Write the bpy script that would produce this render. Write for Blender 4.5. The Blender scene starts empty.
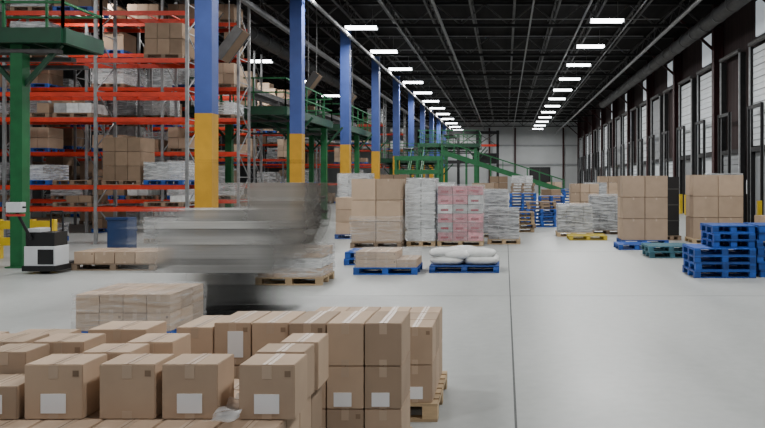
import bpy, math, random
from mathutils import Vector, Matrix, noise
random.seed(7)
R=random.random
def U(a,b): return a+(b-a)*random.random()

# ------------------------------------------------------------ materials
MATS={}
def mat(name, base, rough=.6, metal=0.0, nz=0.12, scale=4.0, stretch=(1,1,1), bump=0.0, emit=0.0, var=0.0, alpha=None, spec=0.5, amul=1.0):
    m=bpy.data.materials.new(name); m.use_nodes=True
    nt=m.node_tree; N=nt.nodes; L=nt.links
    p=N['Principled BSDF']; out=N['Material Output']
    tc=N.new('ShaderNodeTexCoord'); mp=N.new('ShaderNodeMapping'); mp.inputs['Scale'].default_value=stretch
    L.new(tc.outputs['Object'],mp.inputs['Vector'])
    n=N.new('ShaderNodeTexNoise'); n.inputs['Scale'].default_value=scale; n.inputs['Detail'].default_value=5
    L.new(mp.outputs[0],n.inputs['Vector'])
    mr=N.new('ShaderNodeMapRange'); mr.inputs['From Min'].default_value=.25; mr.inputs['From Max'].default_value=.75
    mr.inputs['To Min'].default_value=1-nz; mr.inputs['To Max'].default_value=1+nz
    L.new(n.outputs['Fac'],mr.inputs['Value'])
    f=mr.outputs[0]
    if var>0:
        at=N.new('ShaderNodeAttribute'); at.attribute_name='var'
        m2=N.new('ShaderNodeMapRange'); m2.inputs['To Min'].default_value=1-var; m2.inputs['To Max'].default_value=1+var
        L.new(at.outputs['Fac'],m2.inputs['Value'])
        mu=N.new('ShaderNodeMath'); mu.operation='MULTIPLY'; L.new(f,mu.inputs[0]); L.new(m2.outputs[0],mu.inputs[1]); f=mu.outputs[0]
    vm=N.new('ShaderNodeVectorMath'); vm.operation='SCALE'; vm.inputs[0].default_value=base
    L.new(f,vm.inputs['Scale']); L.new(vm.outputs[0],p.inputs['Base Color'])
    p.inputs['Roughness'].default_value=rough; p.inputs['Metallic'].default_value=metal
    p.inputs['Specular IOR Level'].default_value=spec
    if bump:
        b=N.new('ShaderNodeBump'); b.inputs['Strength'].default_value=bump; b.inputs['Distance'].default_value=.02
        L.new(n.outputs['Fac'],b.inputs['Height']); L.new(b.outputs[0],p.inputs['Normal'])
    if emit:
        p.inputs['Emission Color'].default_value=(*base,1); p.inputs['Emission Strength'].default_value=emit
    if alpha=='attr':
        at=N.new('ShaderNodeAttribute'); at.attribute_name='var'
        mu=N.new('ShaderNodeMath'); mu.operation='MULTIPLY'
        L.new(at.outputs['Fac'],mu.inputs[0])
        n2=N.new('ShaderNodeMapRange'); n2.inputs['To Min'].default_value=.8; n2.inputs['To Max'].default_value=1.1
        L.new(n.outputs['Fac'],n2.inputs['Value']); L.new(n2.outputs[0],mu.inputs[1])
        mu.use_clamp=True
        L.new(mu.outputs[0],p.inputs['Alpha'])
    elif alpha=='wrap':
        n2=N.new('ShaderNodeMapRange'); n2.inputs['From Min'].default_value=.35; n2.inputs['From Max'].default_value=.7
        n2.inputs['To Min'].default_value=.10*amul; n2.inputs['To Max'].default_value=.62*amul
        L.new(n.outputs['Fac'],n2.inputs['Value']); L.new(n2.outputs[0],p.inputs['Alpha'])
    elif alpha is not None:
        p.inputs['Alpha'].default_value=alpha
    MATS[name]=m
    return name

mat('cardboard',(.46,.34,.245),.75,var=.2,scale=3,nz=.09,spec=.2)
mat('cardboard_dark',(.25,.175,.12),.8,var=.25,nz=.1,spec=.2)
mat('tape',(.50,.38,.28),.3,nz=.05)
mat('label',(.86,.87,.89),.5,nz=.02)
mat('wood',(.44,.32,.19),.8,scale=6,stretch=(1,8,8),var=.25)
mat('wood_old',(.22,.16,.11),.85,scale=6,stretch=(1,8,8),var=.3)
mat('pallet_blue',(.012,.075,.34),.6,scale=8,var=.4,nz=.25)
mat('pallet_teal',(.04,.13,.17),.7,scale=8,var=.3,nz=.2)
mat('pallet_yellow',(.45,.34,.03),.7,var=.2)
mat('wrap',(.80,.82,.83),.2,scale=5,stretch=(.6,.6,5),bump=.8,alpha='wrap')
mat('wrap_thin',(.85,.86,.86),.15,scale=4,stretch=(.5,.5,6),bump=1,alpha='wrap',amul=.55)
mat('white_load',(.48,.49,.49),.6,var=.4,scale=6,nz=.3)
mat('grey_load',(.20,.21,.22),.6,var=.5,scale=6,nz=.35)
mat('pink_load',(.50,.20,.235),.6,var=.3,scale=9,nz=.4)
mat('pink_red',(.30,.02,.045),.6)
mat('bag_white',(.66,.67,.66),.55,scale=8,nz=.1,bump=.6)
mat('rack_red',(.55,.035,.012),.5,nz=.2)
mat('rack_grey',(.26,.265,.27),.45,metal=.3,nz=.3)
mat('mast_grey',(.42,.43,.44),.5,nz=.2)
mat('steel_green',(.004,.05,.022),.5,nz=.25)
mat('post_green',(.006,.12,.035),.5,nz=.2)
mat('col_blue',(.045,.085,.30),.55,nz=.15,scale=2)
mat('col_yellow',(.55,.29,.015),.6,nz=.18,scale=2)
mat('steel_dark',(.016,.016,.017),.6,nz=.3,spec=.25)
mat('steel_mid',(.075,.073,.072),.6,nz=.3,spec=.3)
mat('roof_deck',(.012,.0105,.0105),.85,nz=.5,scale=.6,stretch=(4,.2,1),spec=.1)
mat('pipe',(.15,.15,.15),.5,nz=.3)
mat('wall_dark',(.035,.022,.022),.8,nz=.4,scale=1.2,stretch=(1,6,.3),spec=.2)
mat('wall_grey',(.42,.435,.44),.8,nz=.08,scale=.4)
mat('wall_left',(.03,.03,.032),.8,nz=.3,scale=.5)
mat('maroon',(.040,.012,.013),.6,nz=.2,spec=.3)
mat('door_white',(.66,.70,.73),.5,nz=.1,scale=1)
mat('door_grey',(.24,.25,.26),.6,nz=.15,scale=1)
mat('translucent_panel',(.72,.78,.83),.5,nz=.1,emit=.35)
mat('lamp_tube',(.95,.98,1.0),.5,nz=0,emit=14)
mat('lamp_housing',(.25,.26,.27),.5)
mat('black',(.006,.006,.007),.5)
mat('rubber',(.01,.01,.01),.85)
mat('white_paint',(.62,.64,.66),.4,nz=.04)
mat('red_paint',(.5,.04,.03),.4)
mat('yellow_paint',(.70,.48,.02),.45)
mat('blue_plastic',(.01,.035,.12),.5)
mat('blur_grey',(.34,.34,.33),.5,alpha='attr',scale=1.6,stretch=(.08,.5,7),nz=.3)
mat('blur_light',(.58,.58,.56),.5,alpha='attr',scale=2,stretch=(.08,.5,8),nz=.25)
mat('blur_dark',(.012,.012,.012),.7,alpha='attr',scale=2,stretch=(.15,1,6),nz=.3,spec=.2)
mat('blur_tan',(.31,.285,.255),.7,alpha='attr',scale=1.6,stretch=(.08,.5,6),nz=.25)
mat('blur_cloth',(.03,.032,.04),.8,alpha=.13); mat('blur_skin',(.18,.12,.09),.7,alpha=.12)

# ------------------------------------------------------------ mesh builder
class B:
    def __init__(s): s.v=[];s.f=[];s.m=[];s.a=[];s.mats=[]
    def mi(s,m):
        if m not in s.mats: s.mats.append(m)
        return s.mats.index(m)
    def add(s,vs,fs,m,var=None):
        o=len(s.v); 
        if var is None: var=R()
        s.v+= [tuple(v) for v in vs]
        s.a+= (list(var) if isinstance(var,(list,tuple)) else [var]*len(vs))
        k=s.mi(m)
        for f in fs: s.f.append(tuple(o+i for i in f)); s.m.append(k)
    def box(s,x0,x1,y0,y1,z0,z1,m,rz=0,var=None):
        cx,cy=(x0+x1)/2,(y0+y1)/2; vs=[]
        c,sn=math.cos(rz),math.sin(rz)
        for z in (z0,z1):
            for (x,y) in ((x0,y0),(x1,y0),(x1,y1),(x0,y1)):
                dx,dy=x-cx,y-cy
                vs.append((cx+dx*c-dy*sn,cy+dx*sn+dy*c,z))
        s.add(vs,[(3,2,1,0),(4,5,6,7),(0,1,5,4),(1,2,6,5),(2,3,7,6),(3,0,4,7)],m,var)
    def beam(s,p0,p1,w,h,m):
        p0=Vector(p0);p1=Vector(p1); d=(p1-p0).normalized()
        up=Vector((0,0,1)) if abs(d.z)<.95 else Vector((0,1,0))
        sd=d.cross(up).normalized(); u2=sd.cross(d).normalized()
        vs=[]
        for p in (p0,p1):
            for a,b in ((-1,-1),(1,-1),(1,1),(-1,1)):
                vs.append(p+sd*a*w/2+u2*b*h/2)
        s.add(vs,[(0,1,2,3),(7,6,5,4),(4,5,1,0),(5,6,2,1),(6,7,3,2),(7,4,0,3)],m)
    def cyl(s,p0,p1,r,m,n=12,r2=None,var=None):
        p0=Vector(p0);p1=Vector(p1); d=(p1-p0).normalized()
        up=Vector((0,0,1)) if abs(d.z)<.95 else Vector((0,1,0))
        a=d.cross(up).normalized(); b=a.cross(d)
        r2=r if r2 is None else r2
        vs=[]
        for p,rr in ((p0,r),(p1,r2)):
            for i in range(n):
                t=2*math.pi*i/n; vs.append(p+a*math.cos(t)*rr+b*math.sin(t)*rr)
        fs=[(i,(i+1)%n,n+(i+1)%n,n+i) for i in range(n)]+[tuple(range(n))[::-1],tuple(range(n,2*n))]
        s.add(vs,fs,m,var)
    def pillow(s,c,sx,sy,sz,m,rz=0):
        nu,nv=18,10; vs=[];fs=[]
        def sp(x,e): return math.copysign(abs(x)**e,x)
        for j in range(nv+1):
            ph=-math.pi/2+math.pi*j/nv
            for i in range(nu):
                t=2*math.pi*i/nu
                x=sx*sp(math.cos(ph),.7)*sp(math.cos(t),.5); y=sy*sp(math.cos(ph),.7)*sp(math.sin(t),.5); z=sz*sp(math.sin(ph),.9)
                n=noise.noise(Vector((x*6+c[0]*5,y*6+c[1]*5,z*6+c[2]*9)))*.035
                x+=n;z+=n*.6
                vs.append((c[0]+x*math.cos(rz)-y*math.sin(rz),c[1]+x*math.sin(rz)+y*math.cos(rz),c[2]+z))
        for j in range(nv):
            for i in range(nu):
                fs.append((j*nu+i,j*nu+(i+1)%nu,(j+1)*nu+(i+1)%nu,(j+1)*nu+i))
        s.add(vs,fs,m)
    def build(s,name,bevel=0,smooth=False,parent=None,ground=None):
        xs=[v[0] for v in s.v];ys=[v[1] for v in s.v];zs=[v[2] for v in s.v]
        o=Vector(((min(xs)+max(xs))/2,(min(ys)+max(ys))/2,min(zs)))
        me=bpy.data.meshes.new(name); me.from_pydata([Vector(v)-o for v in s.v],[],s.f)
        for m in s.mats: me.materials.append(MATS[m])
        me.polygons.foreach_set('material_index',s.m)
        at=me.attributes.new('var','FLOAT','POINT'); at.data.foreach_set('value',s.a)
        if smooth: me.polygons.foreach_set('use_smooth',[True]*len(s.f))
        me.update()
        ob=bpy.data.objects.new(name,me); bpy.context.scene.collection.objects.link(ob); ob.location=o
        if bevel:
            md=ob.modifiers.new('bevel','BEVEL'); md.width=bevel; md.segments=2; md.limit_method='ANGLE'
        if parent:
            ob.parent=parent; ob.matrix_parent_inverse=Matrix.Translation(parent.location).inverted()
        return ob

def pallet(b,x0,x1,y0,y1,z0,m='wood',h=.144):
    w=x1-x0; d=y1-y0; t=.022
    for i in range(3):
        yy=y0+(d-.1)*i/2; b.box(x0,x1,yy,yy+.1,z0,z0+t,m)
    for i in range(3):
        for j in range(3):
            xx=x0+(w-.12)*i/2; yy=y0+(d-.12)*j/2
            b.box(xx,xx+.12,yy,yy+.12,z0+t,z0+h-2*t,m)
    for i in range(3):
        xx=x0+(w-.12)*i/2; b.box(xx,xx+.12,y0,y1,z0+h-2*t,z0+h-t,m)
    n=7
    for i in range(n):
        yy=y0+(d-.11)*i/(n-1); b.box(x0,x1,yy,yy+.11,z0+h-t,z0+h,m)
    return z0+h

def carton(b,x0,x1,y0,y1,z0,z1,label=0,m='cardboard',rz=0,tape=True,handle=False):
    g=.003 if z1-z0<.32 else .009; v=R()
    x0+=g;x1-=g;y0+=g;y1-=g;z1-=g*1.3
    c=.004
    b.box(x0+c,x1-c,y0,y1,z0+c,z1-c,m,rz,var=v)
    b.box(x0,x1,y0+c,y1-c,z0+c,z1-c,m,rz,var=v)
    b.box(x0+c,x1-c,y0+c,y1-c,z0,z1,m,rz,var=v)
    w=x1-x0;cx=(x0+x1)/2
    e=.0015
    if tape and abs(rz)<.001:
        tw=.024
        b.box(cx-tw,cx+tw,y0+c,y1-c,z1,z1+e,'tape',var=.5)
        b.box(cx-tw,cx+tw,y0-e,y0,z1-.07,z1-c,'tape',var=.5)
        b.box(cx-.002,cx+.002,y0-e*1.5,y1-c,z1+e,z1+e*1.6,'cardboard_dark')
        if z1-z0<.32:
            b.box(cx-tw,cx+tw,y0-e,y0,z0+c,z0+.04,'tape',var=.5)
            if R()<.3: b.box(x1-.05,x1-.02,y0-e,y0,z1-.06,z1-.03,'cardboard_dark')
    if label:
        lw=min(.125,w*.45); lh=lw*.78
        lx=cx-lw*.5; lz=z0+.03
        if label==2: lw=.115; lx=x0+.045; lz=z0+.015; lh=.09
        if label==4: lw=.10; lh=.17; lx=cx-lw*.3; lz=z0+.05
        b.box(lx,lx+lw,y0-.003,y0,lz,lz+lh,'label')
def wrap(b,x0,x1,y0,y1,z0,z1,m='wrap',amp=.02,n=10,top=True,only_front=False):
    def P(x,y,z):
        v=Vector((x,y,z)); q=noise.noise_vector(v*4.0+Vector((3,1,7)))*amp
        return (x+q.x,y+q.y,z+q.z*.4)
    def grid(fn):
        vs=[];fs=[]
        for i in range(n+1):
            for j in range(n+1): vs.append(P(*fn(i/n,j/n)))
        for i in range(n):
            for j in range(n):
                a=i*(n+1)+j; fs.append((a,a+1,a+n+2,a+n+1))
        b.add(vs,fs,m,.5)
    L=lambda a,c,t:a+(c-a)*t
    grid(lambda s,t:(L(x0,x1,s),y0,L(z0,z1,t)))
    if only_front: return
    grid(lambda s,t:(L(x0,x1,s),y1,L(z0,z1,t)))
    grid(lambda s,t:(x0,L(y0,y1,s),L(z0,z1,t)))
    grid(lambda s,t:(x1,L(y0,y1,s),L(z0,z1,t)))
    if top: grid(lambda s,t:(L(x0,x1,s),L(y0,y1,t),z1))

def carton_load(name,x0,x1,y0,y1,nx,ny,nz,bh,z0=0,pm='wood',m='cardboard',wrp=None,label=0,tape=True,band=None):
    b=B(); z=pallet(b,x0,x1,y0,y1,z0,pm) if pm else z0
    ix=(x1-x0-.04)/nx; iy=(y1-y0-.04)/ny
    for k in range(nz):
        for i in range(nx):
            for j in range(ny):
                if nz>1 and 0<k and 0<j<ny-1 and k<nz-1: continue
                j1=U(-.006,.006)
                carton(b,x0+.02+i*ix,x0+.02+(i+1)*ix,y0+.02+j*iy+abs(j1),y0+.02+(j+1)*iy,z+k*bh,z+(k+1)*bh,
                       label if (label and (i+k)%2==0 and j==0) else 0,m,tape=tape)
    if wrp: wrap(b,x0-.01,x1+.01,y0-.01,y1+.01,z+.01,z+nz*bh+.015,m=wrp)
    if band: wrap(b,x0-.01,x1+.01,y0-.01,y1+.01,z+band[0],z+band[1],m='wrap_thin',top=False)
    return b.build(name)

# ------------------------------------------------------------ room shell
XR=10.8; XL=-30; YB=110; YF=-10; ZC=10.8
def floor_mat():
    m=bpy.data.materials.new('concrete_floor'); m.use_nodes=True; nt=m.node_tree;N=nt.nodes;L=nt.links
    p=N['Principled BSDF']; tc=N.new('ShaderNodeTexCoord')
    n1=N.new('ShaderNodeTexNoise'); n1.inputs['Scale'].default_value=.45; n1.inputs['Detail'].default_value=9; n1.inputs['Roughness'].default_value=.65
    n2=N.new('ShaderNodeTexNoise'); n2.inputs['Scale'].default_value=9; n2.inputs['Detail'].default_value=6
    mp=N.new('ShaderNodeMapping'); mp.inputs['Scale'].default_value=(1,.35,1)
    L.new(tc.outputs['Object'],mp.inputs[0]); L.new(mp.outputs[0],n1.inputs[0]); L.new(tc.outputs['Object'],n2.inputs[0])
    ad=N.new('ShaderNodeMath'); ad.operation='MULTIPLY_ADD'; L.new(n2.outputs[0],ad.inputs[0]); ad.inputs[1].default_value=.3; L.new(n1.outputs[0],ad.inputs[2])
    cr=N.new('ShaderNodeValToRGB'); cr.color_ramp.elements[0].position=.45; cr.color_ramp.elements[0].color=(.315,.33,.322,1)
    cr.color_ramp.elements[1].position=.85; cr.color_ramp.elements[1].color=(.43,.445,.435,1)
    L.new(ad.outputs[0],cr.inputs[0]); L.new(cr.outputs[0],p.inputs['Base Color'])
    mr=N.new('ShaderNodeMapRange'); mr.inputs['From Min'].default_value=.3; mr.inputs['From Max'].default_value=.7; mr.inputs['To Min'].default_value=.34; mr.inputs['To Max'].default_value=.52
    L.new(n1.outputs[0],mr.inputs[0]); L.new(mr.outputs[0],p.inputs['Roughness'])
    MATS['concrete_floor']=m
floor_mat()
mat('joint',(.09,.095,.095),.9)
b=B(); b.box(XL,XR,YF,YB,-.3,0,'concrete_floor')
fl=b.build('floor')
b=B()
b.box(.075,.095,YF,YB,0,.0012,'joint')
for y in (4.9,12.2,19.7,28.3,37,46,55): b.box(-7,XR-.1,y,y+.008,0,.001,'joint')
b.build('trim_1')
b=B(); b.box(XL,XR,YB,YB+.3,0,ZC,'wall_grey'); 
b.build('wall_back')
b=B(); b.box(XL-.3,XL,YF,YB,0,ZC,'wall_left'); b.build('wall_left')
b=B(); b.box(XR,XR+.3,YF,YB,0,ZC,'wall_dark'); b.build('wall_right')
b=B(); b.box(XL,XR,YF,YB,ZC,ZC+.3,'roof_deck')
b.build('ceiling')
b=B()
ys=[19.7+8.6*k for k in range(-3,11)]
for y in ys:
    for zz in (9.55,10.65): b.box(XL+.1,XR-.1,y-.09,y+.09,zz-.07,zz+.07,'steel_dark')
    x=XL+.2; k=0
    while x<XR-1.3:
        z0,z1=(9.6,10.6) if k%2 else (10.6,9.6)
        b.beam((x,y,z0),(x+1.2,y,z1),.07,.07,'steel_mid'); x+=1.2; k+=1
b.build('roof_truss_girders')
b=B()
x=-18.0
while x<XR-.3:
    for zz in (10.0,10.62): b.box(x-.05,x+.05,YF+.2,YB-.2,zz-.035,zz+.035,'steel_mid')
    y=YF+.3;k=0
    while y<YB-2:
        z0,z1=(10.03,10.6) if k%2 else (10.6,10.03)
        b.beam((x,y,z0),(x,y+1.0,z1),.035,.035,'steel_mid'); y+=1.0;k+=1
    x+=2.05
b.build('roof_bar_joists')
for x,z,r in ((-7.4,8.75,.08),(-3.0,9.3,.07),(1.2,9.35,.045),(3.6,9.35,.05),(7.4,8.75,.08),(-5.2,9.4,.035),(5.9,9.4,.035),(-9.3,8.3,.12)):
    b=B()
    b.cyl((x,YF+.5,z),(x,YB-.5,z),r,'pipe',8)
    for y in ys: b.cyl((x,y,z),(x,y,9.5),.015,'pipe',6)
    b.build('sprinkler_pipe')
b=B()
for k in range(0,24):
    y=10+k*4.1; b.cyl((-7.2,y,9.38),(7.2,y,9.38),.028,'pipe',6)
    for x in (-6,-2,2,6): b.cyl((x,y,9.38),(x,y,9.28),.02,'pipe',6)
b.build('sprinkler_branch_lines')
for (x,y0,y1) in ((-12.3,20,60),(9.2,24,70)):
    b=B(); 
    y=y0
    while y<y1:
        b.cyl((x,y,9.0),(x,y+1.95,9.0),.32,'steel_mid',18); b.cyl((x,y+1.95,9.0),(x,y+2.0,9.0),.35,'pipe',18); y+=2
    b.build('ventilation_duct')

b=B(); b.box(3.6,6.7,YB-.12,YB-.02,1.5,3.8,'steel_dark'); b.box(3.8,6.5,YB-.16,YB-.1,1.7,3.6,'black'); b.box(5.1,5.2,YB-.2,YB-.1,1.7,3.6,'steel_mid'); b.build('window_1')
b=B(); 
for zz in (4.1,6.9): b.box(-13,XR-.1,YB-.2,YB-.02,zz,zz+.2,'door_grey')
for x in (-11,-2.3,1.5,8.6): b.box(x-.12,x+.12,YB-.3,YB-.02,0,ZC-1.2,'maroon')
b.build('trim_2')
b=B(); b.box(-12,-.8,YB-8,YB-7.7,6.5,6.8,'rack_red')
b.box(-12,-.8,YB-8.1,YB-7.6,8.2,8.6,'steel_dark')
for x in (-11.8,-9,-6.4,-3.8,-1): b.box(x-.18,x+.18,YB-8,YB-7.7,0,8.7,'steel_dark')
for x in (-11.8,-9,-6.4,-3.8): b.beam((x,YB-7.85,6.7),(x+2.6,YB-7.85,8.4),.14,.14,'steel_mid'); b.beam((x,YB-7.85,8.4),(x+2.6,YB-7.85,6.7),.1,.1,'steel_mid')
b.box(-11.8,-1,YB-7.6,YB-5,4.2,4.6,'steel_dark'); b.box(-11.8,-5,YB-7.2,YB-6.5,4.6,6.0,'door_grey'); b.box(-4.5,-1.2,YB-7.2,YB-6.5,4.6,5.6,'steel_dark')
b.build('steel_portal_frame')

# ------------------------------------------------------------ right wall dock bays
yy=11.1
while yy<YB:
    b=B()
    b.box(XR-.5,XR-.46,yy-.2,yy+.2,0,ZC-.2,'maroon'); b.box(XR-.06,XR-.02,yy-.2,yy+.2,0,ZC-.2,'maroon'); b.box(XR-.46,XR-.06,yy-.02,yy+.02,0,ZC-.2,'maroon')
    b.beam((XR-.4,yy,8.3),(XR-2.2,yy,9.9),.12,.12,'maroon')
    b.build('dock_wall_column')
    yy+=8.6
n=0
yy=13.25
while yy<YB-4:
    n+=1
    b=B(); w=1.35
    up = (n%3!=0)
    for s in (-1,1):
        b.box(XR-.28,XR-.05,yy+s*(w+.1)-.07,yy+s*(w+.1)+.07,0,7.6,'steel_dark')
        b.box(XR-.34,XR-.28,yy+s*(w+.1)-.03,yy+s*(w+.1)+.03,0,7.6,'mast_grey')
        b.box(XR-1.0,XR-.84,yy+s*(w+.2)-.08,yy+s*(w+.2)+.08,0,1.1,'yellow_paint')
    for s in (-.8,.8): 
        b.box(XR-.62,XR-.52,yy+s-.05,yy+s+.05,0,5.0,'steel_dark'); b.box(XR-.52,XR-.48,yy+s-.02,yy+s+.02,.1,5.0,'mast_grey')
    b.box(XR-.6,XR-.5,yy-.8,yy+.8,4.85,5.0,'steel_dark')
    b.cyl((XR-.3,yy-w-.1,7.7),(XR-.3,yy+w+.1,7.7),.1,'steel_mid',10)
    b.box(XR-.3,XR-.05,yy-w,yy+w,3.1,3.3,'steel_dark')
    z0=3.35 if up else 0.02
    for k in range(8 if up else 6):
        b.box(XR-.2,XR-.14,yy-w+.02,yy+w-.02,z0+k*.52,z0+k*.52+.5,'door_white' if n%4!=2 else 'door_grey')
        b.box(XR-.22,XR-.2,yy-w+.02,yy+w-.02,z0+k*.52+.23,z0+k*.52+.27,'door_grey')
    if up: b.box(XR-.1,XR-.04,yy-w,yy+w,.02,3.1,('black','door_white','door_grey')[n%3])  # panel below the raised door, its lit look put into the pale colour
    if n%2: b.box(XR-.12,XR-.04,yy-w+.1,yy+w-.1,8.0,9.5,'translucent_panel')
    b.box(XR-.35,XR-.1,yy+w+.22,yy+w+.42,1.3,1.9,'white_paint')
    b.build('door_%d'%n)
    yy+=4.3

# ------------------------------------------------------------ columns
for k in range(0,10):
    y=19.7+8.6*k; x=-7.9
    b=B(); s=.225
    for (m,z0,z1) in (('col_yellow',0.02,3.65),('col_blue',3.65,9.45)):
        b.box(x-s,x+s,y-s,y-s+.03,z0,z1,m,var=.5); b.box(x-s,x+s,y+s-.03,y+s,z0,z1,m,var=.5)
        b.box(x-.02,x+.02,y-s+.03,y+s-.03,z0,z1,m,var=.5)
        b.box(x+s-.03,x+s,y-s+.03,y+s-.03,z0,z1,m,var=.5); b.box(x-s,x-s+.03,y-s+.03,y+s-.03,z0,z1,m,var=.5)
    b.box(x-.32,x+.32,y-.32,y+.32,0,.025,'steel_mid')
    for sx in (-.27,.27):
        for sy in (-.27,.27): b.cyl((x+sx,y+sy,.02),(x+sx,y+sy,.06),.02,'steel_mid',6)
    b.box(x-.3,x+.3,y-.3,y+.3,9.42,9.47,'steel_mid')
    b.build('steel_column')

# ------------------------------------------------------------ ceiling lights
def fixture(x,y,z,power):
    b=B()
    b.box(x-.75,x+.75,y-.22,y+.22,z,z+.06,'lamp_housing')
    for k in range(4):
        yy=y-.15+k*.1; b.cyl((x-.7,yy,z-.02),(x+.7,yy,z-.02),.02,'lamp_tube',8)
    b.box(x-.73,x+.73,y-.23,y-.22,z-.06,z+.07,'lamp_tube'); b.box(x-.73,x+.73,y+.22,y+.23,z-.045,z+.06,'lamp_housing')
    for s in (-.5,.5): b.cyl((x+s,y,z+.06),(x+s,y,9.9),.008,'pipe',5)
    ob=b.build('high_bay_light')
    li=bpy.data.lights.new('high_bay_lamp','AREA'); li.shape='RECTANGLE'; li.size=1.4; li.size_y=.45; li.energy=power; li.color=(1,.995,.975)
    lo=bpy.data.objects.new('lamp_glow',li); lo.location=(0,0,-.08); lo.parent=ob
    bpy.context.scene.collection.objects.link(lo)
for k in range(-6,11):
    fixture(-6.7,41.3+6.5*k,9.0,385); fixture(4.55,39.7+6.4*k,9.0,385)
for k in range(0,7):
    fixture(-14.5,8+k*9,8.9,290)

# ------------------------------------------------------------ pallet racks
def rack(x1,nb,y,levels,top=8.5,fill=.8,bw=2.7,dp=1.1):
    b=B(); l=B()
    for i in range(nb+1):
        x=x1-i*bw
        for yy in (y,y+dp):
            b.box(x-.045,x+.045,yy-.035,yy+.035,0,top,'rack_grey'); b.box(x-.08,x+.08,yy-.07,yy+.07,0,.015,'rack_grey')
        z=.3;k=0
        while z<top-.9:
            b.beam((x,y,z),(x,y+dp,z),.03,.03,'rack_grey')
            b.beam((x,y if k%2 else y+dp,z),(x,y+dp if k%2 else y,z+.85),.03,.03,'rack_grey'); z+=.85;k+=1
    lv=[0.02]+levels
    for li_,z in enumerate(lv):
        gap=(lv[li_+1] if li_+1<len(lv) else top)-z
        for i in range(nb):
            xa=x1-(i+1)*bw; xb=x1-i*bw
            if z>.1:
                for yy in (y,y+dp): b.box(xa+.05,xb-.05,yy-.03,yy+.03,z-.13,z,'rack_red')
                for t in (.25,.5,.75): b.box(xa+bw*t-.02,xa+bw*t+.02,y+.03,y+dp-.03,z-.05,z-.01,'rack_red')
            for s in range(2):
                if R()>fill: continue
                px=xa+.14+s*1.25; pz=pallet(l,px,px+1.15,y+.05,y+dp-.05,z+.003,random.choice(['wood_old','wood_old','pallet_blue']))
                h=min(gap-.45,U(.3,1.6))
                if h<.15: continue
                kind=R()
                mm='cardboard_dark' if kind<.3 else ('cardboard' if kind<.5 else ('white_load' if kind<.68 else 'grey_load'))
                nz=max(1,int(h/.33)); bh=h/nz
                for a in range(nz):
                    for c in range(3):
                        if a==nz-1 and R()<.25: continue
                        l.box(px+.02+c*.375,px+.02+(c+1)*.375-.015,y+.08,y+dp-.1,pz+a*bh,pz+(a+1)*bh-.012,mm)
                if kind>.55: wrap(l,px-.005,px+1.155,y+.055,y+dp-.07,pz,pz+h+.01,n=5,amp=.012)
    ob=b.build('pallet_rack')
    l.build('stored_pallet_loads',parent=ob)
    return ob
rack(-9.4,5,22.0,[1.1,1.75,3.75,4.5,5.5,6.9],fill=.6)
rack(-9.5,5,26.5,[1.2,2.9,4.1,5.2,6.4,7.5],fill=.65)
rack(-12.8,4,31.5,[1.6,3.2,4.5,5.8,7.0],fill=.65)
rack(-12.8,4,38,[1.6,3.0,4.6,6.2],fill=.6)
rack(-12.8,4,46,[1.6,3.2,4.8,6.4],fill=.6)
rack(-9.8,5,60,[1.6,3.2,4.8,6.4],fill=.6)
rack(-9.8,5,72,[1.6,3.2,4.8,6.4],fill=.6)

# ------------------------------------------------------------ green mezzanines
def mezz(x0,x1,y0,y1,z,posts,rail=True,name='conveyor_mezzanine'):
    b=B()
    for yy in (y0,y1): b.box(x0,x1,yy-.07,yy+.07,z-.32,z,'steel_green'); 
    for xx in (x0,x1): b.box(xx-.07,xx+.07,y0,y1,z-.32,z,'steel_green')
    nx=int((x1-x0)/.9)
    for i in range(1,nx): 
        xx=x0+(x1-x0)*i/nx; b.box(xx-.04,xx+.04,y0,y1,z-.22,z-.03,'steel_green')
    b.box(x0,x1,y0,y1,z-.03,z+.01,'steel_dark')
    for (px,py) in posts:
        b.box(px-.13,px+.13,py-.13,py+.13,.0,z-.32,'post_green'); b.box(px-.2,px+.2,py-.2,py+.2,0,.03,'post_green')
        b.beam((px,py,z-1.3),(px+.9,py,z-.3),.09,.09,'steel_green'); b.beam((px,py,z-1.3),(px-.9,py,z-.3),.09,.09,'steel_green')
    if rail:
        for zz in (.55,1.1):
            for yy in (y0,y1): b.box(x0,x1,yy-.025,yy+.025,z+zz-.025,z+zz+.025,'post_green')
            for xx in (x0,x1): b.box(xx-.025,xx+.025,y0,y1,z+zz-.025,z+zz+.025,'post_green')
        k=max(1,int((y1-y0)/1.5))
        for i in range(k+1):
            yy=y0+(y1-y0)*i/k
            for xx in (x0,x1): b.box(xx-.025,xx+.025,yy-.025,yy+.025,z,z+1.1,'post_green')
        k=int((x1-x0)/1.2)
        for i in range(k+1):
            xx=x0+(x1-x0)*i/k
            for yy in (y0,y1): b.box(xx-.025,xx+.025,yy-.025,yy+.025,z,z+1.1,'post_green')
    cx=(x0+x1)/2
    for s in (-.4,.4): b.box(cx+s-.03,cx+s+.03,y0+.2,y1-.2,z+.6,z+.8,'steel_mid')
    yy=y0+.3
    while yy<y1-.3:
        b.cyl((cx-.37,yy,z+.75),(cx+.37,yy,z+.75),.04,'pipe',8); yy+=.25
    for yy in (y0+.3,(y0+y1)/2,y1-.3):
        for s in (-.4,.4): b.box(cx+s-.03,cx+s+.03,yy-.03,yy+.03,z,z+.6,'steel_mid')
    for q in range(3): b.box(x0+.2,x1-.2,y0+(y1-y0)*(q+.5)/3-.1,y0+(y1-y0)*(q+.5)/3+.1,z-.5-.1*q,z-.42-.1*q,'steel_mid')
    return b.build(name)
mezz(-14.5,-9.45,15.9,17.4,5.15,[(-10.56,16.2),(-14.2,16.2),(-14.2,17.1)])
mezz(-12.2,-8.5,28.8,36.5,4.75,[(-8.75,36.0),(-11.3,30.5),(-8.75,30.4)])
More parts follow.
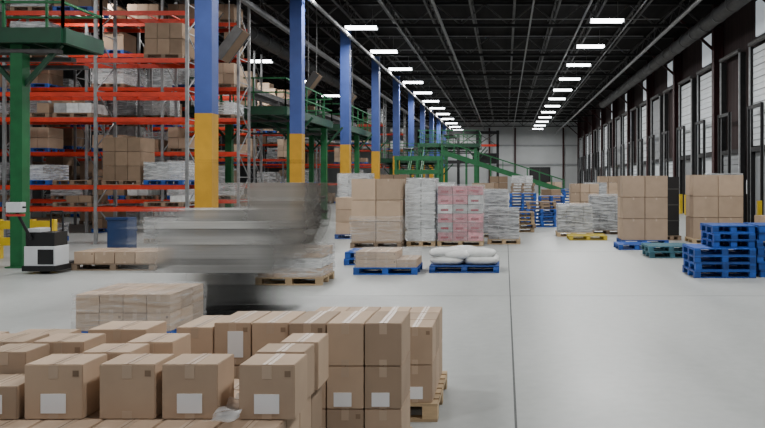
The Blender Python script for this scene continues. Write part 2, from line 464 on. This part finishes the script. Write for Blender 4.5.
mezz(-12.4,-8.5,40.0,50.5,4.9,[(-8.8,44.2),(-11.7,45),(-8.8,50.2)])
mezz(-9.5,-4.8,55.0,60.5,3.5,[(-5.1,55.3),(-5.1,60.1),(-7.1,55.3),(-9.2,60.1)])
mezz(-7.4,-2.2,63.0,69,5.0,[(-2.5,63.3),(-5.0,63.3),(-7.1,63.3),(-2.5,68.7)])
b=B()
for z in (2.3,3.2):
    b.box(-7.3,-4.2,49.0,49.1,z,z+.28,'post_green'); b.box(-7.3,-4.2,49.9,50.0,z,z+.28,'post_green')
    x=-7.2
    while x<-4.3: b.cyl((x,49.1,z+.2),(x,49.9,z+.2),.05,'pipe',8); x+=.25
for x in (-7.2,-5.8,-4.4):
    for y in (49.05,49.95): b.box(x-.07,x+.07,y-.07,y+.07,0,3.2,'post_green')
b.build('cross_conveyor')
b=B()
P0=Vector((-4.5,53.2,3.9)); P1=Vector((4.2,53.2,1.1))
for s in (-.5,.5):
    b.beam(P0+Vector((0,s,0)),P1+Vector((0,s,0)),.08,.34,'post_green')
    b.beam(P0+Vector((0,s,.8)),P1+Vector((0,s,.8)),.06,.06,'post_green')
for i in range(11):
    p=P0.lerp(P1,i/10)
    for s in (-.5,.5): b.beam(p+Vector((0,s,0)),p+Vector((0,s,.8)),.05,.05,'post_green')
    if i%2==0:
        for s in (-.5,.5): b.box(p.x-.05,p.x+.05,p.y+s-.05,p.y+s+.05,0,p.z,'post_green')
b.beam(P0+Vector((0,0,.1)),P1+Vector((0,0,.1)),.85,.05,'steel_mid')
b.build('inclined_conveyor')
b=B()
for s in (-.45,.45):
    b.beam((-6.4+s,50.4,0.1),(-6.4+s,54.8,3.4),.06,.25,'post_green'); b.beam((-6.4+s,50.4,1.0),(-6.4+s,54.8,4.3),.04,.04,'post_green')
for i in range(16):
    t=(i+.5)/16; b.box(-6.8,-6.0,50.4+4.4*t-.12,50.4+4.4*t+.12,.1+3.3*t,.14+3.3*t,'steel_mid')
b.box(-6.9,-5.9,50.2,50.6,0,.1,'steel_mid')
b.build('mezzanine_stair')
for (x,y,z) in ((-8.9,24.5,6.3),(-10.1,25.3,7.2),(-8.8,34,6.2),(-9.0,43,6.3)):
    b=B(); c=Vector((x,y,z)); d=Vector((.55,0,.75)).normalized()
    b.beam(c-d*.6,c+d*.6,.7,.06,'cardboard_dark')
    n_=Vector((-.75,0,.55)).normalized()
    b.beam(c-d*.6+n_*.2,c+d*.6+n_*.2,.7,.05,'cardboard_dark')
    for s in (-.36,.36): b.beam(c-d*.6+n_*.1+Vector((0,s,0)),c+d*.6+n_*.1+Vector((0,s,0)),.05,.3,'steel_mid')
    b.cyl(c+d*.3,(c.x+.2,c.y,10.1),.02,'pipe',6); b.cyl(c-d*.3,(c.x-.2,c.y,10.1),.02,'pipe',6)
    b.build('hanging_chute')

# ------------------------------------------------------------ mid-ground loads
carton_load('cardboard_box_stack',-4.33,-2.9,20.8,21.9,2,2,3,.60,pm='wood_old',band=(.05,.75))
carton_load('wrapped_white_stack',-2.82,-2.0,21.3,22.4,2,2,5,.36,pm='wood',m='white_load',wrp='wrap',tape=False)
carton_load('cardboard_box_stack',3.4,4.78,21.7,22.7,2,2,3,.63,pm='pallet_blue')
carton_load('cardboard_box_stack',5.6,7.15,22.2,23.2,2,2,3,.64,pm='wood')
carton_load('cardboard_box_stack',7.4,8.8,21.2,22.2,3,2,2,.36,pm='pallet_yellow')
b=B(); b.box(5.0,5.5,23.5,24.3,.15,2.0,'black'); pallet(b,4.95,5.55,23.4,24.4,0,'wood_old'); 
for z in (.6,1.1,1.6): b.box(4.99,5.51,23.49,24.31,z,z+.03,'steel_mid')
b.build('black_crate')
b=B(); z=pallet(b,-3.04,-1.76,14.9,15.9,0,'pallet_blue')
for i in range(3):
    for k in range(2):
        if k==1 and i==2: continue
        for j in range(2): carton(b,-3.0+i*.41,-3.0+(i+1)*.41,14.93+j*.47,14.93+(j+1)*.47,z+k*.16,z+(k+1)*.16)
wrap(b,-3.02,-1.78,14.91,15.88,z,z+.33,amp=.015,m='wrap_thin')
b.build('wrapped_carton_pallet')
b=B(); z=pallet(b,-1.55,-.12,15.2,16.2,0,'pallet_blue')
for (x,y,zz,sx) in ((-1.2,15.55,.09,.36),(-.48,15.55,.09,.36),(-1.2,15.95,.09,.36),(-.48,15.95,.09,.36),(-1.25,15.6,.24,.34),(-.52,15.62,.23,.33),(-.9,15.9,.25,.34),(-1.0,15.55,.2,.3)):
    b.pillow((x,y,z+zz),sx,.27,.1,'bag_white',U(-.15,.15))
b.build('sack_pallet',smooth=True)
b=B(); z=pallet(b,-1.95,-.62,21.4,22.4,0,'wood')
for k in range(6):
    for i in range(3):
        xx=-1.93+i*.435
        b.box(xx,xx+.415,21.43,22.37,z+k*.265,z+k*.265+.25,random.choice(['pink_load','pink_load','pink_load','white_load']))
        b.box(xx+.08,xx+.3,21.42,21.43,z+k*.265+.07,z+k*.265+.13,'pink_red')
wrap(b,-1.97,-.6,21.4,22.4,z,z+1.62,amp=.02,m='wrap_thin')
b.build('wrapped_bottle_stack')
b=B(); z=pallet(b,-.52,.46,22.0,23.1,0,'wood')
for k in range(4):
    for i in range(3):
        b.box(-.48+i*.3,-.2+i*.3,22.1,23.0,z+k*.22,z+k*.22+.2,'grey_load')
wrap(b,-.5,.42,22.07,23.03,z,z+.92,amp=.025)
b.build('wrapped_grey_stack')
carton_load('wrapped_white_stack',-.95,.1,24.6,25.6,2,2,4,.36,pm='wood',m='grey_load',wrp='wrap',tape=False)

def pallet_stack(name,x0,x1,y0,y1,mats_):
    b=B(); z=0
    for m in mats_:
        dx,dy=U(-.04,.04),U(-.03,.03)
        z=pallet(b,x0+dx,x1+dx,y0+dy,y1+dy,z,m)+.001
    return b.build(name)
pb='pallet_blue'
b=B(); z=0
for k in range(4): z=pallet(b,3.68+U(-.02,.02),4.86,14.4,15.4,z,pb)+.001
for k in range(3): z=pallet(b,4.05+U(-.02,.02),4.86,14.45+U(-.03,.03),15.4,z,pb)+.001
b.build('blue_pallet_stack')
pallet_stack('blue_pallet_stack',4.95,6.15,14.5,15.5,[pb]*7)
pallet_stack('teal_pallet_stack',3.5,4.6,18.1,19.1,['pallet_teal','pallet_teal'])
pallet_stack('flat_pallet',3.1,4.1,20.2,21.2,['pallet_blue'])
pallet_stack('blue_pallet_stack',.9,2.1,30,31,[pb]*5+['wood_old']*2)
pallet_stack('wooden_pallet_stack',-.1,1.1,27,28,['wood','wood_old','wood','wood','wood_old'])
pallet_stack('blue_pallet_stack',.2,1.4,33,34,[pb]*9)
pallet_stack('blue_pallet_stack',1.6,2.8,34.5,35.5,[pb]*8)
pallet_stack('blue_pallet_stack',-1.2,0,35,36,[pb]*8)
pallet_stack('blue_pallet_stack',2.9,4.1,37,38,[pb]*10)
pallet_stack('blue_pallet_stack',-2.5,-1.4,23.6,24.6,[pb]*11)
pallet_stack('wooden_pallet_stack',.3,1.5,38,39,['wood_old']*12)
pallet_stack('yellow_pallet_stack',2.0,3.2,23.4,24.4,['pallet_yellow'])
b=B(); z=pallet(b,1.75,2.95,24.9,25.9,0,'wood')
for k in range(3):
    for i in range(4): b.box(1.8+i*.28,2.06+i*.28,25.0,25.8,z+k*.3,z+k*.3+.28,'grey_load')
wrap(b,1.77,2.93,24.93,25.87,z,z+.95,amp=.035); b.build('wrapped_grey_stack')
b=B(); z=pallet(b,3.0,4.2,26,27,0,'wood_old')
for k in range(4):
    for i in range(4): b.box(3.05+i*.28,3.31+i*.28,26.1,26.9,z+k*.3,z+k*.3+.28,'grey_load')
wrap(b,3.02,4.18,26.03,26.97,z,z+1.25,amp=.035); b.build('wrapped_grey_stack')
carton_load('cardboard_box_stack',2.9,4.2,33,34,3,2,4,.4,pm='wood')
carton_load('cardboard_box_stack',4.7,6.0,30,31,3,2,4,.42,pm='wood',m='white_load',wrp='wrap')
for i,(x,y) in enumerate(((-5.5,24),(-3.9,27.5),(-5.4,32),(-3.0,33),(-1.8,40),(.4,43),(2.2,45),(4.4,41),(5.8,46),(6.4,35),(7.6,40),(7.9,28.5),(8.0,50),(-4,41),(-1,47.5),(6.2,56),(3.4,60),(-6.3,28),(-6,37))):
    k=i%4
    carton_load('wrapped_white_stack' if k in(1,3) else 'cardboard_box_stack',x,x+1.2,y,y+1,2+i%2,2,3+i%3,.40,
       pm=[pb,'wood','wood_old'][i%3],m=['cardboard','white_load','cardboard_dark','grey_load'][k],wrp=('wrap' if k in (1,3) else None),tape=False)

# ------------------------------------------------------------ left mid-ground
carton_load('wrapped_carton_pallet',-5.0,-3.86,8.6,9.6,4,3,2,.215,pm='pallet_blue',wrp='wrap_thin')
b=B(); z=pallet(b,-4.5,-3.3,13.4,14.4,0,'wood')
for k in range(3):
    for i in range(4): b.box(-4.46+i*.285,-4.18+i*.285,13.43,14.37,z+k*.17,z+k*.17+.16,'white_load' if k%2 else 'cardboard')
wrap(b,-4.5,-3.3,13.4,14.4,z,z+.53,amp=.02); b.build('wrapped_carton_pallet')
pallet_stack('blue_pallet_stack',-3.6,-2.5,16.6,17.6,[pb]*2)
b=B(); z=pallet(b,-9.1,-7.35,15.6,16.6,0,'wood_old')
for i in range(4): 
    for j in range(2): carton(b,-9.06+i*.43,-8.64+i*.43,15.63+j*.47,16.1+j*.47,z,z+.25)
b.build('carton_pallet')
b=B(); 
x0,x1,y0,y1=-9.95,-9.45,18.6,19.1
b.box(x0,x1,y0,y0+.05,.1,.95,'blue_plastic');b.box(x0,x1,y1-.05,y1,.1,.95,'blue_plastic');b.box(x0,x0+.05,y0+.05,y1-.05,.1,.95,'blue_plastic');b.box(x1-.05,x1,y0+.05,y1-.05,.1,.95,'blue_plastic')
b.box(x0,x1,y0,y1,.08,.12,'blue_plastic'); b.box(x0-.03,x1+.03,y0-.03,y0+.03,.9,.97,'blue_plastic')
for xx in (x0,x1-.1):
    for yy in (y0,y1-.1): b.box(xx,xx+.1,yy,yy+.1,0,.08,'blue_plastic')
b.build('blue_storage_bin',bevel=.01)
b=B()
for x in (-12.2,-11.4,-10.9): b.box(x-.06,x+.06,17.9,18.02,0,.95,'yellow_paint')
for z in (.4,.8): b.box(-12.2,-10.9,17.87,17.9,z-.08,z+.12,'yellow_paint')
b.build('yellow_guard_rail',bevel=.01)
b=B(); X,Y=-9.7,14.9
b.box(X,X+.62,Y+.1,Y+.6,.16,.56,'white_paint'); b.box(X+.02,X+.6,Y+.12,Y+.58,.56,.84,'black'); b.box(X-.03,X+.65,Y+.07,Y+.63,.06,.17,'black')
b.box(X+.28,X+.6,Y+.085,Y+.1,.2,.5,'black'); b.box(X+.05,X+.3,Y+.14,Y+.5,.84,.92,'white_paint')
b.cyl((X+.15,Y+.1,.7),(X+.0,Y-.15,1.3),.03,'black',10)
b.box(X-.14,X+.16,Y-.24,Y-.08,1.26,1.46,'white_paint'); b.box(X-.17,X+.19,Y-.2,Y-.14,1.18,1.23,'red_paint')
b.cyl((X-.2,Y-.18,1.36),(X+.22,Y-.18,1.36),.02,'black',8)
b.beam((X+.3,Y+.5,.84),(X+.3,Y+.5,1.25),.03,.03,'black'); b.beam((X+.55,Y+.5,.84),(X+.55,Y+.5,1.25),.03,.03,'black'); b.beam((X+.3,Y+.5,1.25),(X+.55,Y+.5,1.25),.03,.03,'black')
for s in (.06,.4): 
    b.box(X+s,X+s+.16,Y+.6,Y+1.7,.07,.12,'black'); b.cyl((X+s+.02,Y+1.55,.045),(X+s+.14,Y+1.55,.045),.045,'rubber',12)
b.cyl((X+.24,Y+.3,.11),(X+.38,Y+.3,.11),.11,'rubber',16)
b.build('electric_pallet_jack',bevel=.012)

# ------------------------------------------------------------ moving forklift (motion smear, swept along its travel)
fk=bpy.data.objects.new('moving_forklift',None); fk.location=(-3.9,10.9,0); bpy.context.scene.collection.objects.link(fk)
def sweep(b,x0,x1,y0,y1,z0,z1,m,L=1.0,n=36,mul=1.0):
    xa=x0-L/2; xb=x1+L/2
    vs=[];al=[]
    for i in range(n+1):
        x=xa+(xb-xa)*i/n
        t=x-(x0-L/2); w=x1-x0
        A=max(0,min(L,t)-max(0,t-w))/L
        A=min(1,A); A=A*A*(3-2*A)*mul; A=min(.995,A); s=1-math.sqrt(max(0,1-A)); 
        for (y,z) in ((y0,z0),(y1,z0),(y1,z1),(y0,z1)): vs.append((x,y,z)); al.append(s)
    fs=[]
    for i in range(n):
        a=i*4
        for k in range(4): fs.append((a+k,a+(k+1)%4,a+4+(k+1)%4,a+4+k))
    b.add(vs,fs,m,al)
b=B()
sweep(b,-5.05,-3.05,10.4,11.3,.60,1.22,'blur_grey',1.0,mul=.99)
sweep(b,-5.0,-3.2,10.38,11.32,1.22,1.32,'blur_light',1.1,mul=.98)
sweep(b,-4.85,-3.4,10.42,11.28,1.32,1.48,'blur_grey',1.2,mul=.92)
sweep(b,-5.0,-3.4,10.385,11.315,1.0,1.05,'blur_light',1.2,mul=.85)
sweep(b,-4.9,-3.4,10.385,11.315,.72,.80,'blur_dark',1.2,mul=.45)
sweep(b,-4.45,-3.45,10.2,11.3,.0,.60,'blur_dark',.8,mul=.99)  # wheels and underside, with the shadow beneath built in as a dark block
sweep(b,-4.9,-3.2,10.5,11.1,.06,.34,'blur_dark',1.0,mul=.5)
b.build('chassis_and_shadow',parent=fk)
b=B()
sweep(b,-3.85,-2.65,10.6,11.35,.86,1.86,'blur_tan',.8,mul=.95)
sweep(b,-3.7,-2.8,10.59,11.36,1.6,1.66,'blur_light',1.0,mul=.35)
sweep(b,-3.7,-2.8,10.59,11.36,1.2,1.24,'blur_dark',1.0,mul=.3)
b.build('carried_load',parent=fk)
b=B()
for x in (-4.3,-2.75):
    for y in (10.5,11.25): sweep(b,x-.03,x+.03,y,y+.06,1.4,2.15,'blur_dark',.5,mul=1.0)
sweep(b,-4.3,-2.75,10.5,11.3,2.15,2.19,'blur_dark',.9,mul=.2)
b.build('overhead_guard',parent=fk)
def skinfig(name,joints,edges,m,parent):
    me=bpy.data.meshes.new(name); me.from_pydata([j[0] for j in joints],edges,[])
    me.materials.append(MATS[m]); ob=bpy.data.objects.new(name,me); bpy.context.scene.collection.objects.link(ob)
    md=ob.modifiers.new('skin','SKIN'); md.use_smooth_shade=True
    for i,j in enumerate(joints): me.skin_vertices[0].data[i].radius=(j[1],j[2] if len(j)>2 else j[1])
    me.skin_vertices[0].data[0].use_root=True
    sb=ob.modifiers.new('sub','SUBSURF'); sb.levels=1; sb.render_levels=2
    ob.parent=parent; ob.matrix_parent_inverse=Matrix.Translation(parent.location).inverted()
    return ob
for q,ox in enumerate((-2.96,-2.82,-2.68)):
    oy,oz=10.97,.10
    J=[((0,0,.95),.14,.12),((0,0,1.2),.13,.12),((0,0,1.42),.17,.12),((0,0,1.52),.06,.06),
       ((0,.19,1.42),.055),((-.10,.24,1.16),.045),((-.34,.2,1.12),.033),
       ((0,-.19,1.42),.055),((-.10,-.24,1.16),.045),((-.34,-.2,1.12),.033),
       ((-.1,.1,.92),.085),((-.42,.11,.95),.06),((-.45,.11,.78),.045),((-.56,.11,.76),.04),
       ((-.1,-.1,.92),.085),((-.42,-.11,.95),.06),((-.45,-.11,.78),.045),((-.56,-.11,.76),.04)]
    J=[((j[0][0]+ox,j[0][1]+oy,j[0][2]+oz),)+j[1:] for j in J]
    E=[(0,1),(1,2),(2,3),(2,4),(4,5),(5,6),(2,7),(7,8),(8,9),(0,10),(10,11),(11,12),(12,13),(0,14),(14,15),(15,16),(16,17)]
    skinfig('operator_body',J,E,'blur_cloth',fk)
    H_=[((0,0,1.5),.05),((-.01,0,1.6),.08,.07),((-.01,0,1.7),.085,.075),((-.0,0,1.76),.05,.05),((-.1,0,1.64),.015)]
    H_=[((j[0][0]+ox,j[0][1]+oy,j[0][2]+oz),)+j[1:] for j in H_]
    skinfig('operator_head',H_,[(0,1),(1,2),(2,3),(1,4)],'blur_skin',fk)

# ------------------------------------------------------------ foreground cartons
b=B(); z=pallet(b,-2.95,-1.1,3.52,4.52,0,'wood'); bh=.278
def row(b,xs,y0,y1,z0,z1,labels=()):
    for i in range(len(xs)):
        x,w=xs[i]; carton(b,x,x+w,y0+U(0,.012),y1,z0,z1,1 if i in labels else 0)
z1=z+bh; z2=z+2*bh; z3=z+3*bh
for (za,zb) in ((z,z1),(z1,z2)):
    for j in range(4):
        x=-2.92
        while x<-1.2:
            carton(b,x,min(x+.3,-1.1),3.53+j*.245,3.53+(j+1)*.245,za,zb,0); x+=.303
ft=3.72
def px(p,d): return (p-505)*d/744
row(b,[(px(238,ft),.285),(px(160,ft),.285),(px(97,ft),.285),(px(22,ft),.30)],ft,3.97,z2,z3,(0,1,3))
carton(b,px(-38,ft),px(17,ft),ft,3.97,z2,z2+.17,1)
row(b,[(px(254,3.99),.27),(px(80,3.99),.27),(px(-20,3.99),.24)],3.99,4.22,z2,z3)
row(b,[(px(279,4.24),.225),(px(125,4.24),.27),(px(30,4.24),.3),(px(-28,4.24),.29)],4.24,4.5,z2,z3)
wrap(b,-2.97,-1.08,3.505,4.0,z1+.02,z2+.01,n=24,amp=.02,m='wrap_thin',only_front=True)
vs=[];fs=[];n=22
for i in range(n+1):
    for j in range(n+1):
        x=px(222,3.7)+.12*i/n-.02; y=3.53+.45*j/n
        q=noise.noise_vector(Vector((x*12,y*12,1)))
        vs.append((x+q.x*.02,y+q.y*.02,z2+.05+q.z*.05))
for i in range(n):
    for j in range(n):
        a=i*(n+1)+j; fs.append((a,a+1,a+n+2,a+n+1))
b.add(vs,fs,'wrap',.5)
b.build('cardboard_box_pallet')
b=B(); z=pallet(b,-4.3,-3.0,3.75,4.85,0,'wood')
for k in range(2):
    for j in range(4):
        for i in range(4): carton(b,-4.28+i*.315,-4.28+(i+1)*.315-.005,3.78+j*.26,3.78+(j+1)*.26,z+k*bh,z+(k+1)*bh,1 if (j==0 and k==1) else 0)
row(b,[(-3.33,.3),(-3.65,.3),(-4.0,.3)],4.3,4.56,z2,z3)
b.build('cardboard_box_pallet')
b=B(); z=pallet(b,-2.1,-.66,4.78,5.3,0,'wood')
for k in range(3):
    for i in range(6):
        x=-.664-(i+1)*.245
        carton(b,x,x+.243,4.8+(.02 if i>2 else 0),5.26,z+k*bh,z+(k+1)*bh-(.03 if (k==2 and i==5) else 0),(4 if i==4 else 0) if k==2 else (2 if i<2 else 0))
b.build('cardboard_box_pallet')
b=B(); z=pallet(b,-3.5,-2.25,4.75,5.55,0,'wood')
for k in range(2):
    for i in range(4):
        for j in range(2):
            carton(b,-3.47+i*.3,-3.47+(i+1)*.3,4.77+j*.37,4.77+(j+1)*.37,z+k*.272,z+(k+1)*.272)
carton(b,-2.68,-2.3,4.77,5.07,z+.544,z+.80); carton(b,-3.2,-2.84,4.77,5.0,z+.544,z+.76)
b.build('cardboard_box_pallet')
b=B(); z=pallet(b,-1.7,-.53,5.84,6.85,0,'wood')
for k in range(2):
    for i in range(4):
        for j in range(3): carton(b,-1.69+i*.28,-1.69+(i+1)*.28,5.86+j*.32,5.86+(j+1)*.32,z+k*.3,z+(k+1)*.3,3 if (i==3 and k==0 and j==0) else 0)
b.build('cardboard_box_pallet')

# ------------------------------------------------------------ world and camera
w=bpy.data.worlds.new('world'); bpy.context.scene.world=w; w.use_nodes=True
w.node_tree.nodes['Background'].inputs[0].default_value=(.94,.96,1,1); w.node_tree.nodes['Background'].inputs[1].default_value=.4
cam=bpy.data.cameras.new('camera'); co=bpy.data.objects.new('camera',cam); bpy.context.scene.collection.objects.link(co)
co.location=(0,0,1.9); co.rotation_euler=(math.pi/2,0,0)
cam.sensor_width=36; cam.lens=36*744/765; cam.shift_x=-122.5/765; cam.shift_y=-34/765; cam.clip_end=400
bpy.context.scene.camera=co
